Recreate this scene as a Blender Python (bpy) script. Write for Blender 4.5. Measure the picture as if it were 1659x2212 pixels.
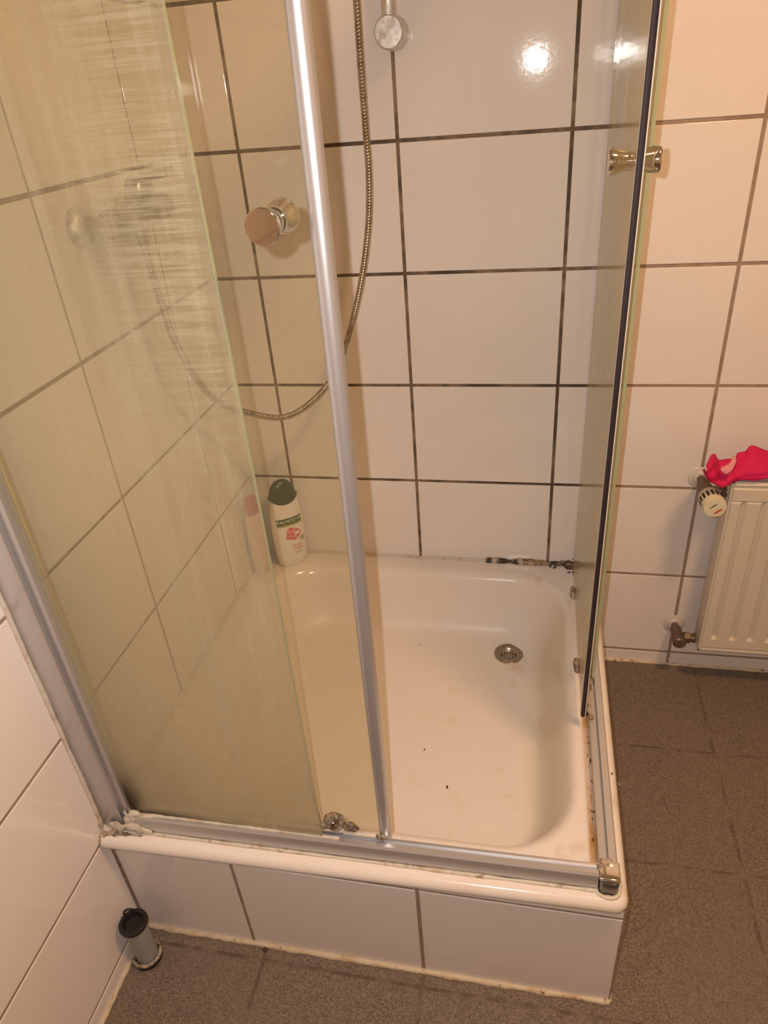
import bpy, bmesh, math, random
from mathutils import Vector, Matrix, noise
random.seed(7)
for o in list(bpy.data.objects): bpy.data.objects.remove(o)
scene = bpy.context.scene
COL = scene.collection

# ---------------------------------------------------------------- camera
RIGHT = Vector((0.9793, 0.188792, -0.073003))
UP = Vector((-0.037452, 0.523431, 0.851244))
FWD = Vector((-0.198921, 0.830889, -0.519667))
CAM = Vector((0.71218, -1.51903, 1.39632))
cd = bpy.data.cameras.new('camera'); cam = bpy.data.objects.new('camera', cd); COL.objects.link(cam)
R3 = Matrix((RIGHT, UP, -FWD)).transposed()
cam.matrix_world = Matrix.Translation(CAM) @ R3.to_4x4()
cd.sensor_fit = 'VERTICAL'; cd.sensor_height = 36.0; cd.lens = 1533.37 / 2212 * 36
cd.clip_start = 0.01
scene.camera = cam

# ---------------------------------------------------------------- light and exposure
w = bpy.data.worlds.new('world'); scene.world = w; w.use_nodes = True
w.node_tree.nodes['Background'].inputs[0].default_value = (1.0, 0.7, 0.45, 1)
w.node_tree.nodes['Background'].inputs[1].default_value = 0.02
vs = scene.view_settings
vs.view_transform = 'Standard'; vs.look = 'None'; vs.gamma = 1; vs.use_curve_mapping = False
vs.exposure = -0.05

def lamp(name, kind, loc, energy, color, **kw):
    d = bpy.data.lights.new(name, kind); d.energy = energy; d.color = color
    for k, v in kw.items(): setattr(d, k, v)
    o = bpy.data.objects.new(name, d); COL.objects.link(o); o.location = loc
    return o
# the phone's own flash, just left of and above its lens
fl = lamp('phone_flash', 'SPOT', CAM - 0.03 * RIGHT + 0.019 * UP, 31.0, (0.95, 0.915, 0.89),
          spot_size=math.radians(150), spot_blend=1.0, shadow_soft_size=0.004)
fl.rotation_euler = R3.to_euler()
# the warm ceiling lamp of the bathroom
LAMP = (1.32, -1.05, 2.44)
cl = lamp('ceiling_lamp_light', 'AREA', (LAMP[0], LAMP[1], LAMP[2] - 0.075), 21.0, (1.0, 0.585, 0.29), shape='DISK', size=0.26)

# ---------------------------------------------------------------- materials
def S(r, g, b):                                   # sRGB 0-255 to linear
    f = lambda c: (c / 255 / 12.92) if c / 255 <= 0.04045 else ((c / 255 + 0.055) / 1.055) ** 2.4
    return (f(r), f(g), f(b), 1)
class NT:
    def __init__(s, name):
        s.m = bpy.data.materials.new(name); s.m.use_nodes = True; s.t = s.m.node_tree; s.t.nodes.clear()
        s.out = s.n('ShaderNodeOutputMaterial')
    def n(s, t, **kw):
        x = s.t.nodes.new(t)
        for k, v in kw.items(): setattr(x, k, v)
        return x
    def l(s, a, b): s.t.links.new(a, b)
    def pos(s, scale=(1, 1, 1)):
        if not hasattr(s, 'g'): s.g = s.n('ShaderNodeNewGeometry')
        if scale == (1, 1, 1): return s.g.outputs['Position']
        v = s.n('ShaderNodeVectorMath', operation='MULTIPLY'); s.l(s.g.outputs['Position'], v.inputs[0]); v.inputs[1].default_value = scale
        return v.outputs[0]
    def noise(s, scale, detail=4, rough=0.6, stretch=(1, 1, 1)):
        x = s.n('ShaderNodeTexNoise'); s.l(s.pos(stretch), x.inputs['Vector'])
        x.inputs['Scale'].default_value = scale; x.inputs['Detail'].default_value = detail; x.inputs['Roughness'].default_value = rough
        return x.outputs['Fac']
    def ramp(s, v, a, b, lo=0.0, hi=1.0):
        x = s.n('ShaderNodeMapRange'); x.interpolation_type = 'SMOOTHSTEP'
        s.l(v, x.inputs[0]); x.inputs[1].default_value = a; x.inputs[2].default_value = b
        x.inputs[3].default_value = lo; x.inputs[4].default_value = hi; return x.outputs[0]
    def math(s, op, a, b=None):
        x = s.n('ShaderNodeMath', operation=op)
        for i, v in enumerate((a, b)):
            if v is None: continue
            if isinstance(v, (int, float)): x.inputs[i].default_value = v
            else: s.l(v, x.inputs[i])
        return x.outputs[0]
    def mix(s, f, a, b):
        x = s.n('ShaderNodeMix', data_type='RGBA')
        if isinstance(f, (int, float)): x.inputs[0].default_value = f
        else: s.l(f, x.inputs[0])
        for i, v in ((6, a), (7, b)):
            if isinstance(v, tuple): x.inputs[i].default_value = v
            else: s.l(v, x.inputs[i])
        return x.outputs[2]
    def xyz(s):
        x = s.n('ShaderNodeSeparateXYZ'); s.l(s.pos(), x.inputs[0]); return x.outputs
    def pbr(s, col, rough=0.5, metal=0.0, spec=0.5, bump=None, bstr=0.1, bdist=0.001, coat=0.0):
        p = s.n('ShaderNodeBsdfPrincipled')
        if isinstance(col, tuple): p.inputs['Base Color'].default_value = col
        else: s.l(col, p.inputs['Base Color'])
        if isinstance(rough, (int, float)): p.inputs['Roughness'].default_value = rough
        else: s.l(rough, p.inputs['Roughness'])
        p.inputs['Metallic'].default_value = metal
        p.inputs['Specular IOR Level'].default_value = spec
        p.inputs['Coat Weight'].default_value = coat
        if bump is not None:
            b = s.n('ShaderNodeBump'); b.inputs['Strength'].default_value = bstr; b.inputs['Distance'].default_value = bdist
            s.l(bump, b.inputs['Height']); s.l(b.outputs[0], p.inputs['Normal'])
        s.p = p; s.l(p.outputs[0], s.out.inputs[0]); return s.m
def simple(name, col, rough=0.5, metal=0.0, **k):
    return NT(name).pbr(col, rough, metal, **k)

def m_tile():
    t = NT('glazed_wall_tile')
    n = t.noise(3.0, 3); c = t.mix(t.ramp(n, 0.35, 0.7), (0.815, 0.757, 0.715, 1), (0.785, 0.722, 0.672, 1))
    y = t.ramp(t.noise(9.0, 6, 0.7), 0.70, 0.80, 0, 0.35)          # faint yellow lime drips
    c = t.mix(y, c, (0.66, 0.60, 0.38, 1))
    sp = t.ramp(t.noise(160.0, 2), 0.80, 0.84, 0, 0.5)
    c = t.mix(sp, c, (0.35, 0.26, 0.18, 1))
    h = t.noise(70.0, 3)
    return t.pbr(c, 0.055, bump=h, bstr=0.045, bdist=0.002, spec=0.40)
def m_grout(name, base, dirt, wet=False):
    t = NT(name)
    n = t.noise(22.0, 5, 0.7)
    c = t.mix(t.ramp(n, 0.38, 0.66), base, dirt)
    if wet:
        n2 = t.ramp(t.noise(7.0, 3), 0.45, 0.62)
        c = t.mix(t.math('MULTIPLY', n2, 0.75), c, (0.05, 0.032, 0.02, 1))
        x = t.xyz()
        inside = t.math('MULTIPLY', t.ramp(x[0], 0.845, 0.835), t.ramp(x[1], -0.85, -0.84))
        inside = t.math('MULTIPLY', inside, t.ramp(x[2], 0.27, 0.29))
        c2 = t.mix(t.ramp(n, 0.38, 0.66), (0.36, 0.27, 0.20, 1), (0.28, 0.20, 0.145, 1))
        c = t.mix(inside, c2, c)
    return t.pbr(c, 0.85, bump=t.noise(300, 3), bstr=0.3)
def m_floor():
    t = NT('speckled_floor_tile')
    n = t.noise(330.0, 3, 0.8); n2 = t.noise(5.0, 3)
    a = t.mix(t.ramp(n, 0.36, 0.66), (0.095, 0.073, 0.058, 1), (0.265, 0.205, 0.160, 1))
    c = t.mix(t.ramp(n2, 0.3, 0.7, 0, 0.35), a, (0.19, 0.15, 0.12, 1))
    return t.pbr(c, 0.55, bump=n, bstr=0.25, bdist=0.0008, spec=0.35)
def m_tray():
    t = NT('enamel_tray'); x = t.xyz()
    c = (0.785, 0.72, 0.665, 1)
    # yellow-green lime film down the right side of the basin and round the drain
    m = t.math('MULTIPLY', t.ramp(x[0], 0.70, 0.79), t.ramp(x[2], 0.309, 0.295))
    m = t.math('MULTIPLY', m, t.ramp(t.noise(5.0, 4, 0.6), 0.30, 0.62, 0.25, 0.9))
    c = t.mix(m, c, (0.66, 0.595, 0.44, 1))
    s2 = t.math('MULTIPLY', t.ramp(t.noise(11.0, 5, 0.65), 0.56, 0.72, 0, 0.5), t.ramp(x[0], 0.56, 0.72))
    c = t.mix(s2, c, (0.62, 0.46, 0.30, 1))
    r = t.math('MULTIPLY', t.ramp(t.noise(14.0, 4), 0.6, 0.72, 0, 0.3), t.ramp(x[2], 0.30, 0.27))
    c = t.mix(r, c, (0.70, 0.60, 0.42, 1))
    # rust line where the side rail stands on the rim
    rr = t.math('MULTIPLY', t.ramp(x[0], 0.825, 0.833), t.ramp(x[1], -0.83, -0.82))
    rr = t.math('MULTIPLY', rr, t.ramp(x[0], 0.855, 0.850))
    rr = t.math('MULTIPLY', rr, t.ramp(x[2], 0.30, 0.305))
    rr = t.math('MULTIPLY', rr, t.ramp(t.noise(1.0, 4, 0.6, (25, 8, 8)), 0.35, 0.6, 0.45, 1.0))
    c = t.mix(rr, c, (0.42, 0.21, 0.055, 1))
    k = t.math('MULTIPLY', t.ramp(x[0], 0.8325, 0.8365), t.ramp(t.noise(1.0, 3, 0.7, (160, 75, 60)), 0.54, 0.63))
    k = t.math('MULTIPLY', k, t.ramp(x[1], -0.83, -0.82))
    k = t.math('MULTIPLY', k, t.ramp(x[0], 0.855, 0.850))
    k = t.math('MULTIPLY', k, t.ramp(x[2], 0.30, 0.305))
    c = t.mix(k, c, (0.05, 0.025, 0.012, 1))
    # hairs and scratches on the front rim
    f = t.math('MULTIPLY', t.ramp(x[1], -0.85, -0.86), t.ramp(t.noise(70.0, 4, 0.75), 0.62, 0.72, 0, 0.4))
    c = t.mix(f, c, (0.45, 0.36, 0.27, 1))
    return t.pbr(c, t.ramp(x[2], 0.20, 0.30, 0.38, 0.16), bump=t.noise(50, 2), bstr=0.03, coat=0.0)
def m_glass(name, tint, haze_max, scum=0.0, film=(0.62, 0.56, 0.40, 1), rough=0.03):
    t = NT(name); x = t.xyz()
    tr = t.n('ShaderNodeBsdfTransparent'); tr.inputs[0].default_value = tint
    gl = t.n('ShaderNodeBsdfGlossy'); gl.inputs['Roughness'].default_value = rough
    t.pos()
    inv = t.n('ShaderNodeMapRange'); t.l(t.g.outputs['Backfacing'], inv.inputs[0]); inv.inputs[3].default_value = 1.5; inv.inputs[4].default_value = 1 / 1.5
    fr = t.n('ShaderNodeFresnel'); t.l(inv.outputs[0], fr.inputs[0])
    m1 = t.n('ShaderNodeMixShader'); t.l(fr.outputs[0], m1.inputs[0]); t.l(tr.outputs[0], m1.inputs[1]); t.l(gl.outputs[0], m1.inputs[2])
    # limescale and soap film lying on the pane
    df = t.n('ShaderNodeBsdfDiffuse'); tl = t.n('ShaderNodeBsdfTranslucent')
    filmc = t.mix(t.ramp(t.noise(4.0, 3), 0.35, 0.65), film, tuple(c * 0.92 for c in film[:3]) + (1,))
    t.l(filmc, df.inputs[0]); t.l(filmc, tl.inputs[0])
    ms = t.n('ShaderNodeMixShader'); ms.inputs[0].default_value = 0.45; t.l(df.outputs[0], ms.inputs[1]); t.l(tl.outputs[0], ms.inputs[2])
    base = t.ramp(t.noise(2.5, 4), 0.3, 0.75, haze_max * 0.55, haze_max)
    speck = t.ramp(t.noise(190.0, 3, 0.7), 0.5, 0.75, 0, haze_max * 0.7)
    f = t.math('ADD', base, speck)
    if scum:
        # horizontal wiping streaks near the free edge of the pane, upper part
        st = t.ramp(t.noise(1.0, 3, 0.8, (9, 9, 330)), 0.42, 0.62)
        win = t.math('MULTIPLY', t.ramp(x[0], 0.24, 0.36), t.ramp(x[2], 0.98, 1.15))
        win = t.math('MULTIPLY', win, t.ramp(x[0], 0.392, 0.388, 0.3, 1))
        win = t.math('MULTIPLY', win, t.ramp(t.noise(6.0, 3), 0.3, 0.6))
        f = t.math('ADD', f, t.math('MULTIPLY', t.math('MULTIPLY', st, win), 0.35 * scum))
        ve = t.ramp(t.noise(1.0, 4, 0.7, (42, 42, 2.2)), 0.42, 0.70, 0, 0.30 * scum)          # vertical runs
        f = t.math('ADD', f, t.math('MULTIPLY', ve, t.ramp(x[0], 0.10, 0.36, 0.15, 1)))
        lo = t.math('MULTIPLY', t.ramp(x[2], 0.95, 0.40, 0, 0.34 * scum), t.ramp(t.noise(3.0, 4), 0.2, 0.7, 0.6, 1.0))  # film thickens to the foot
        f = t.math('ADD', f, lo)
    if scum:     # brown dirt gathered in the lower left corner of the pane
        bd = t.math('MULTIPLY', t.ramp(x[0], 0.105, 0.062), t.ramp(x[2], 0.52, 0.36))
        bd = t.math('MULTIPLY', bd, t.ramp(t.noise(16.0, 4), 0.3, 0.6, 0.4, 1.0))
        bd2 = t.math('MULTIPLY', t.ramp(x[2], 0.362, 0.350), t.ramp(x[0], 0.25, 0.10, 0.0, 0.8))
        bd = t.math('MAXIMUM', bd, bd2)
        dc = t.mix(bd, filmc, (0.085, 0.055, 0.03, 1)); t.l(dc, df.inputs[0]); t.l(dc, tl.inputs[0])
        f = t.math('ADD', f, t.math('MULTIPLY', bd, 0.5))
    f = t.math('MINIMUM', f, 0.85)
    m2 = t.n('ShaderNodeMixShader'); t.l(f, m2.inputs[0]); t.l(m1.outputs[0], m2.inputs[1]); t.l(ms.outputs[0], m2.inputs[2])
    t.l(m2.outputs[0], t.out.inputs[0]); return t.m
def m_mold(name, clean, lo, hi, dark=(0.035, 0.022, 0.012, 1)):
    t = NT(name)
    c = t.mix(t.ramp(t.noise(55.0, 5, 0.7), lo, hi), clean, dark)
    c = t.mix(t.ramp(t.noise(30.0, 4), 0.5, 0.7, 0, 0.6), c, (0.42, 0.27, 0.12, 1))
    return t.pbr(c, 0.5, bump=t.noise(200, 3), bstr=0.4)
M = {}
M['tile'] = m_tile()
M['grout'] = m_grout('grout_mouldy', (0.28, 0.205, 0.145, 1), (0.12, 0.082, 0.052, 1), wet=True)
M['grout2'] = m_grout('grout_plain', (0.36, 0.27, 0.20, 1), (0.27, 0.195, 0.14, 1))
M['floor'] = m_floor()
M['fgrout'] = m_grout('floor_grout', (0.11, 0.08, 0.058, 1), (0.22, 0.165, 0.12, 1))
M['tray'] = m_tray()
M['ceil'] = simple('ceiling_paint', (0.75, 0.68, 0.58, 1), 0.9)
M['glass_door'] = m_glass('door_glass', (0.962, 0.955, 0.893, 1), 0.05, 0.0)
M['glass_fixed'] = m_glass('fixed_glass', (0.972, 0.976, 0.932, 1), 0.16, 1.0, (0.71, 0.64, 0.46, 1))
M['glass_side'] = m_glass('side_glass', (0.985, 0.985, 0.93, 1), 0.26, 0.0, (0.86, 0.82, 0.58, 1), 0.14)
M['glass_edge'] = simple('glass_edge', (0.34, 0.36, 0.21, 1), 0.15)
def m_alu():
    t = NT('aluminium'); return t.pbr((0.61, 0.605, 0.62, 1), 0.34, 0.75, bump=t.noise(60, 3), bstr=0.05)
M['alu'] = m_alu()
M['chrome'] = simple('chrome', (0.80, 0.78, 0.76, 1), 0.06, 1.0)
M['chrome_dark_reflection'] = simple('chrome_dark_reflection', (0.20, 0.19, 0.19, 1), 0.22, 0.9)  # chrome darkened in its colour to stand in for dark reflections on the connector foot
def m_oldchrome():
    t = NT('limed_chrome'); n = t.ramp(t.noise(90, 5, 0.7), 0.4, 0.65)
    return t.pbr(t.mix(n, (0.62, 0.58, 0.54, 1), (0.78, 0.74, 0.70, 1)), t.ramp(t.noise(60, 4), 0.35, 0.6, 0.28, 0.55), 0.7)
M['oldchrome'] = m_oldchrome()
def m_hose():
    t = NT('hose_metal'); return t.pbr(t.mix(t.ramp(t.noise(40, 3), 0.4, 0.65), (0.52, 0.47, 0.40, 1), (0.34, 0.29, 0.22, 1)), 0.24, 1.0)
M['hose'] = m_hose()
M['steel'] = simple('brushed_steel', (0.42, 0.36, 0.29, 1), 0.30, 1.0)
M['darkhole'] = simple('dark_hole', (0.012, 0.008, 0.006, 1), 0.7)
M['black'] = simple('black_rubber', (0.014, 0.012, 0.012, 1), 0.42)
M['dark_seal'] = simple('dark_magnet_seal', (0.028, 0.014, 0.016, 1), 0.65)
M['pvc'] = simple('grey_pipe', (0.30, 0.30, 0.29, 1), 0.42)
M['seal_yellow'] = simple('aged_seal', (0.62, 0.47, 0.20, 1), 0.35)
M['silicone'] = m_mold('silicone_white', (0.62, 0.57, 0.50, 1), 0.62, 0.74, (0.25, 0.18, 0.11, 1))
M['silicone_mold'] = m_mold('silicone_mouldy', (0.52, 0.42, 0.31, 1), 0.38, 0.52)
M['silicone_green'] = m_mold('silicone_old', (0.62, 0.57, 0.47, 1), 0.52, 0.68, (0.32, 0.23, 0.14, 1))
M['cream'] = m_mold('joint_cream', (0.62, 0.52, 0.38, 1), 0.56, 0.70, (0.16, 0.09, 0.04, 1))
M['gunk'] = m_mold('slime', (0.42, 0.34, 0.26, 1), 0.44, 0.62, (0.09, 0.065, 0.045, 1))
M['mold'] = m_mold('black_mould', (0.05, 0.035, 0.02, 1), 0.4, 0.6, (0.01, 0.008, 0.006, 1))
M['strip'] = simple('white_plastic', (0.68, 0.62, 0.52, 1), 0.4)
M['rad'] = simple('radiator_enamel', (0.66, 0.60, 0.50, 1), 0.32)
M['trv'] = simple('cream_plastic', (0.70, 0.64, 0.46, 1), 0.38)
M['brass'] = simple('old_brass', (0.17, 0.125, 0.09, 1), 0.42, 0.55)
M['rosette'] = simple('white_rosette', (0.64, 0.585, 0.52, 1), 0.3)
def m_cloth(name, c):
    t = NT(name); return t.pbr(c, 0.75, bump=t.noise(500, 2), bstr=0.2)
M['pink'] = m_cloth('pink_cloth', (0.58, 0.002, 0.085, 1))
M['pink2'] = m_cloth('pink_cloth_reverse', (0.68, 0.26, 0.28, 1))
M['bottle'] = simple('white_bottle', (0.80, 0.76, 0.70, 1), 0.28)
M['bottle_pink'] = simple('pink_bottle', (0.70, 0.52, 0.47, 1), 0.3)
M['cap_red'] = simple('red_cap', (0.42, 0.02, 0.04, 1), 0.3)
M['cap'] = simple('dark_green_cap', (0.03, 0.055, 0.03, 1), 0.25)
M['lab_green'] = simple('label_green', (0.05, 0.10, 0.045, 1), 0.4)
M['lab_lime'] = simple('label_lime', (0.33, 0.36, 0.10, 1), 0.4)
M['lab_white'] = simple('label_white', (0.85, 0.82, 0.76, 1), 0.4)
M['lab_grey'] = simple('label_grey', (0.20, 0.20, 0.16, 1), 0.4)
M['lab_pink'] = simple('label_pink', (0.62, 0.10, 0.13, 1), 0.4)
def m_flower():
    t = NT('flower_print'); return t.pbr(t.mix(t.ramp(t.noise(150, 4), 0.38, 0.62), (0.62, 0.05, 0.09, 1), (0.80, 0.38, 0.38, 1)), 0.4)
M['flower'] = m_flower()
M['red'] = simple('red_print', (0.60, 0.05, 0.02, 1), 0.4)
M['ink'] = simple('black_print', (0.04, 0.035, 0.03, 1), 0.4)
M['dirt'] = simple('dirt_brown', (0.06, 0.035, 0.02, 1), 0.8)
def m_emit():
    t = NT('lamp_glow'); e = t.n('ShaderNodeEmission'); e.inputs[0].default_value = (1, 0.6, 0.31, 1); e.inputs[1].default_value = 6; t.l(e.outputs[0], t.out.inputs[0]); return t.m
M['glow'] = m_emit()

# ---------------------------------------------------------------- mesh helpers
class MB:
    """collects geometry in world space; build() links it as ONE mesh object"""
    def __init__(s): s.v = []; s.f = []; s.mi = []; s.sm = []
    def add(s, verts, faces, mi=0, smooth=False):
        b = len(s.v); s.v += [tuple(v) for v in verts]
        for f in faces: s.f.append(tuple(b + i for i in f)); s.mi.append(mi); s.sm.append(smooth)
        return s
    def from_bm(s, bm, mi=0, smooth=False):
        bm.verts.ensure_lookup_table(); bm.verts.index_update()
        s.add([v.co.copy() for v in bm.verts], [[v.index for v in f.verts] for f in bm.faces], mi, smooth); bm.free(); return s
    def box(s, a, b, bev=0.0, mi=0, seg=2):
        a, b = Vector(a), Vector(b); bm = bmesh.new(); bmesh.ops.create_cube(bm, size=1)
        for v in bm.verts: v.co = Vector([(a[i] + b[i]) / 2 + v.co[i] * (b[i] - a[i]) for i in range(3)])
        if bev: bmesh.ops.bevel(bm, geom=bm.edges[:], offset=bev, segments=seg, affect='EDGES', profile=0.5)
        return s.from_bm(bm, mi, bool(bev))
    def tube(s, pts, rad, seg=16, mi=0, caps=True, smooth=True, up=None, sx=1.0):
        pts = [Vector(p) for p in pts]; n = len(pts); rads = rad if isinstance(rad, (list, tuple)) else [rad] * n
        V = []; prev = None
        for i, p in enumerate(pts):
            t = (pts[min(i + 1, n - 1)] - pts[max(i - 1, 0)])
            t = t.normalized() if t.length > 1e-9 else Vector((0, 0, 1))
            if prev is None:
                a = up or (Vector((0, 0, 1)) if abs(t.z) < 0.9 else Vector((1, 0, 0)))
                x = (a - t * a.dot(t)).normalized()
            else: x = (prev - t * prev.dot(t)).normalized()
            prev = x; y = t.cross(x)
            for k in range(seg):
                th = 2 * math.pi * k / seg
                V.append(p + (x * math.cos(th) + y * math.sin(th) * sx) * rads[i])
        F = [(i * seg + k, i * seg + (k + 1) % seg, (i + 1) * seg + (k + 1) % seg, (i + 1) * seg + k) for i in range(n - 1) for k in range(seg)]
        s.add(V, F, mi, smooth)
        if caps:
            s.add(V[:seg], [tuple(range(seg))[::-1]], mi); s.add(V[-seg:], [tuple(range(seg))], mi)
        return s
    def lathe(s, prof, o, ax, seg=32, mi=0, smooth=True, caps=True):
        """prof: (distance along axis, radius)"""
        o = Vector(o); ax = Vector(ax).normalized(); a = Vector((0, 0, 1)) if abs(ax.z) < 0.9 else Vector((1, 0, 0))
        x = (a - ax * a.dot(ax)).normalized(); y = ax.cross(x); V = []
        for d, r in prof:
            for k in range(seg):
                th = 2 * math.pi * k / seg; V.append(o + ax * d + (x * math.cos(th) + y * math.sin(th)) * r)
        F = [(i * seg + k, i * seg + (k + 1) % seg, (i + 1) * seg + (k + 1) % seg, (i + 1) * seg + k) for i in range(len(prof) - 1) for k in range(seg)]
        s.add(V, F, mi, smooth)
        if caps:
            if prof[0][1] > 1e-6: s.add(V[:seg], [tuple(range(seg))[::-1]], mi)
            if prof[-1][1] > 1e-6: s.add(V[-seg:], [tuple(range(seg))], mi)
        return s
    def prism(s, prof, p0, p1, e1, e2, mi=0, smooth=False):
        """extrude closed 2-D profile (in axes e1, e2) from p0 to p1"""
        p0, p1, e1, e2 = map(Vector, (p0, p1, e1, e2)); n = len(prof)
        V = [p0 + e1 * a + e2 * b for a, b in prof] + [p1 + e1 * a + e2 * b for a, b in prof]
        s.add(V, [(i, (i + 1) % n, n + (i + 1) % n, n + i) for i in range(n)], mi, smooth)
        s.add(V, [tuple(range(n))[::-1], tuple(range(n, 2 * n))], mi); return s
    def lump(s, c, r, amp=0.35, fr=60, mi=0, sub=3):
        bm = bmesh.new(); bmesh.ops.create_icosphere(bm, subdivisions=sub, radius=1.0)
        c = Vector(c); r = Vector(r) if hasattr(r, '__len__') else Vector((r, r, r))
        for v in bm.verts:
            d = v.co.normalized(); q = Vector([d[i] * r[i] for i in range(3)]) + c
            v.co = c + Vector([d[i] * r[i] for i in range(3)]) * (1 + amp * noise.fractal(q * fr, 1.0, 2.0, 3))
        return s.from_bm(bm, mi, True)
    def build(s, name, mats, parent=None, normals=True):
        root = Vector((0, 0, 0))
        p = parent
        while p is not None: root += p.location; p = p.parent
        me = bpy.data.meshes.new(name)
        me.from_pydata([tuple(Vector(v) - root) for v in s.v], [], s.f)
        for m in (mats if isinstance(mats, (list, tuple)) else [mats]): me.materials.append(M[m])
        me.polygons.foreach_set('material_index', s.mi); me.polygons.foreach_set('use_smooth', s.sm)
        if normals:
            bm = bmesh.new(); bm.from_mesh(me); bmesh.ops.remove_doubles(bm, verts=bm.verts, dist=1e-6)
            bmesh.ops.recalc_face_normals(bm, faces=bm.faces); bm.to_mesh(me); bm.free()
        me.update()
        if normals and any(s.sm): me.set_sharp_from_angle(angle=math.radians(42))
        o = bpy.data.objects.new(name, me); COL.objects.link(o)
        if parent is not None: o.parent = parent
        return o
def thing(name, label, cat, loc=(0, 0, 0), group=None):
    o = bpy.data.objects.new(name, None); COL.objects.link(o); o.location = loc; o.empty_display_size = 0.05
    o['label'] = label; o['category'] = cat
    if group: o['group'] = group
    return o
def tag(o, label, cat, group=None):
    o['label'] = label; o['category'] = cat
    if group: o['group'] = group
    return o
def struct(o): o['kind'] = 'structure'; return o
def spline(P, n=10):
    P = [Vector(p) for p in P]; out = []
    for i in range(len(P) - 1):
        a, b, c, d = P[max(i - 1, 0)], P[i], P[i + 1], P[min(i + 2, len(P) - 1)]
        for k in range(n):
            t = k / n; out.append(0.5 * ((2 * b) + (c - a) * t + (2 * a - 5 * b + 4 * c - d) * t * t + (3 * b - a - 3 * c + d) * t ** 3))
    out.append(P[-1]); return out
def resample(P, step):
    out = [P[0]]; acc = 0.0
    for a, b in zip(P, P[1:]):
        L = (b - a).length; pos = step - acc
        while pos <= L: out.append(a + (b - a) * (pos / L)); pos += step
        acc = L - (pos - step)
    return out
def bead(mb, p0, p1, r, amp=0.3, mi=0, fr=70, seg=10, step=0.006):
    p0, p1 = Vector(p0), Vector(p1); n = max(2, int((p1 - p0).length / step))
    P = []; Rr = []
    for i in range(n + 1):
        q = p0.lerp(p1, i / n); k = noise.noise(q * fr); k2 = noise.noise(q * fr * 0.3 + Vector((5, 5, 5)))
        P.append(q); Rr.append(r * (1 + amp * (k + k2)))
    mb.tube(P, Rr, seg, mi)
def text_geo(body, size):
    c = bpy.data.curves.new('t', 'FONT'); c.body = body; c.size = size; c.align_x = 'CENTER'; c.align_y = 'CENTER'; c.resolution_u = 4
    o = bpy.data.objects.new('t', c); COL.objects.link(o); dg = bpy.context.evaluated_depsgraph_get()
    me = bpy.data.meshes.new_from_object(o.evaluated_get(dg)); V = [(v.co.x, v.co.y) for v in me.vertices]; F = [tuple(p.vertices) for p in me.polygons]
    bpy.data.objects.remove(o); bpy.data.curves.remove(c); bpy.data.meshes.remove(me); return V, F

# ---------------------------------------------------------------- tiled surfaces
def tiles(mb, O, U, V, us, vs_, gap=0.007, h=0.0016, bev=0.0011, tilt=0.0012, back=0.03, mi_t=0, mi_g=1, slab=True):
    """bevelled tiles standing h proud of a grout bed; us / vs_ are the joint lines (first and last = edges)"""
    O, U, V = map(Vector, (O, U, V)); N = U.cross(V).normalized()
    P = lambda u, v, d: O + U * u + V * v + N * d
    if slab:
        u0, u1, v0, v1 = us[0], us[-1], vs_[0], vs_[-1]
        c = [P(u0, v0, 0), P(u1, v0, 0), P(u1, v1, 0), P(u0, v1, 0), P(u0, v0, -back), P(u1, v0, -back), P(u1, v1, -back), P(u0, v1, -back)]
        mb.add(c, [(0, 1, 2, 3), (7, 6, 5, 4), (0, 4, 5, 1), (1, 5, 6, 2), (2, 6, 7, 3), (3, 7, 4, 0)], mi_g)
    for i in range(len(us) - 1):
        for j in range(len(vs_) - 1):
            g = gap / 2
            a, b, c, d = us[i] + g, us[i + 1] - g, vs_[j] + g, vs_[j + 1] - g
            if b - a < 0.004 or d - c < 0.004: continue
            tu, tv = random.uniform(-tilt, tilt), random.uniform(-tilt, tilt)
            cu, cv = (a + b) / 2, (c + d) / 2
            H = lambda u, v, k: h * k + (u - cu) * tu * min(k, 1) + (v - cv) * tv * min(k, 1)
            rings = []
            for off, k in ((0, 0.0), (0, 0.45), (bev * 0.3, 0.8), (bev, 1.0)):
                rings.append([P(u, v, H(u, v, k)) for u, v in ((a + off, c + off), (b - off, c + off), (b - off, d - off), (a + off, d - off))])
            Vv = [q for r in rings for q in r]; F = []
            for r in range(3):
                for k in range(4): F.append((r * 4 + k, r * 4 + (k + 1) % 4, (r + 1) * 4 + (k + 1) % 4, (r + 1) * 4 + k))
            F.append((12, 13, 14, 15)); mb.add(Vv, F, mi_t)
def lines(lo, hi, start, step):
    L = [lo]; n = math.ceil((lo - start) / step + 1e-6); x = start + n * step
    while x < hi - 0.02: 
        if x > lo + 0.02: L.append(x)
        x += step
    return L + [hi]
XR, YF, ZC = 2.35, -2.75, 2.5
TW, TH, S0 = 0.3274, 0.25, 0.0424
zs = lines(0, ZC, S0, TH)
mb = MB(); tiles(mb, (0, 0, 0), (1, 0, 0), (0, 0, 1), lines(0, XR, 0.1108, TW), zs); struct(mb.build('wall_back', ['tile', 'grout'], normals=False))
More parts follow.
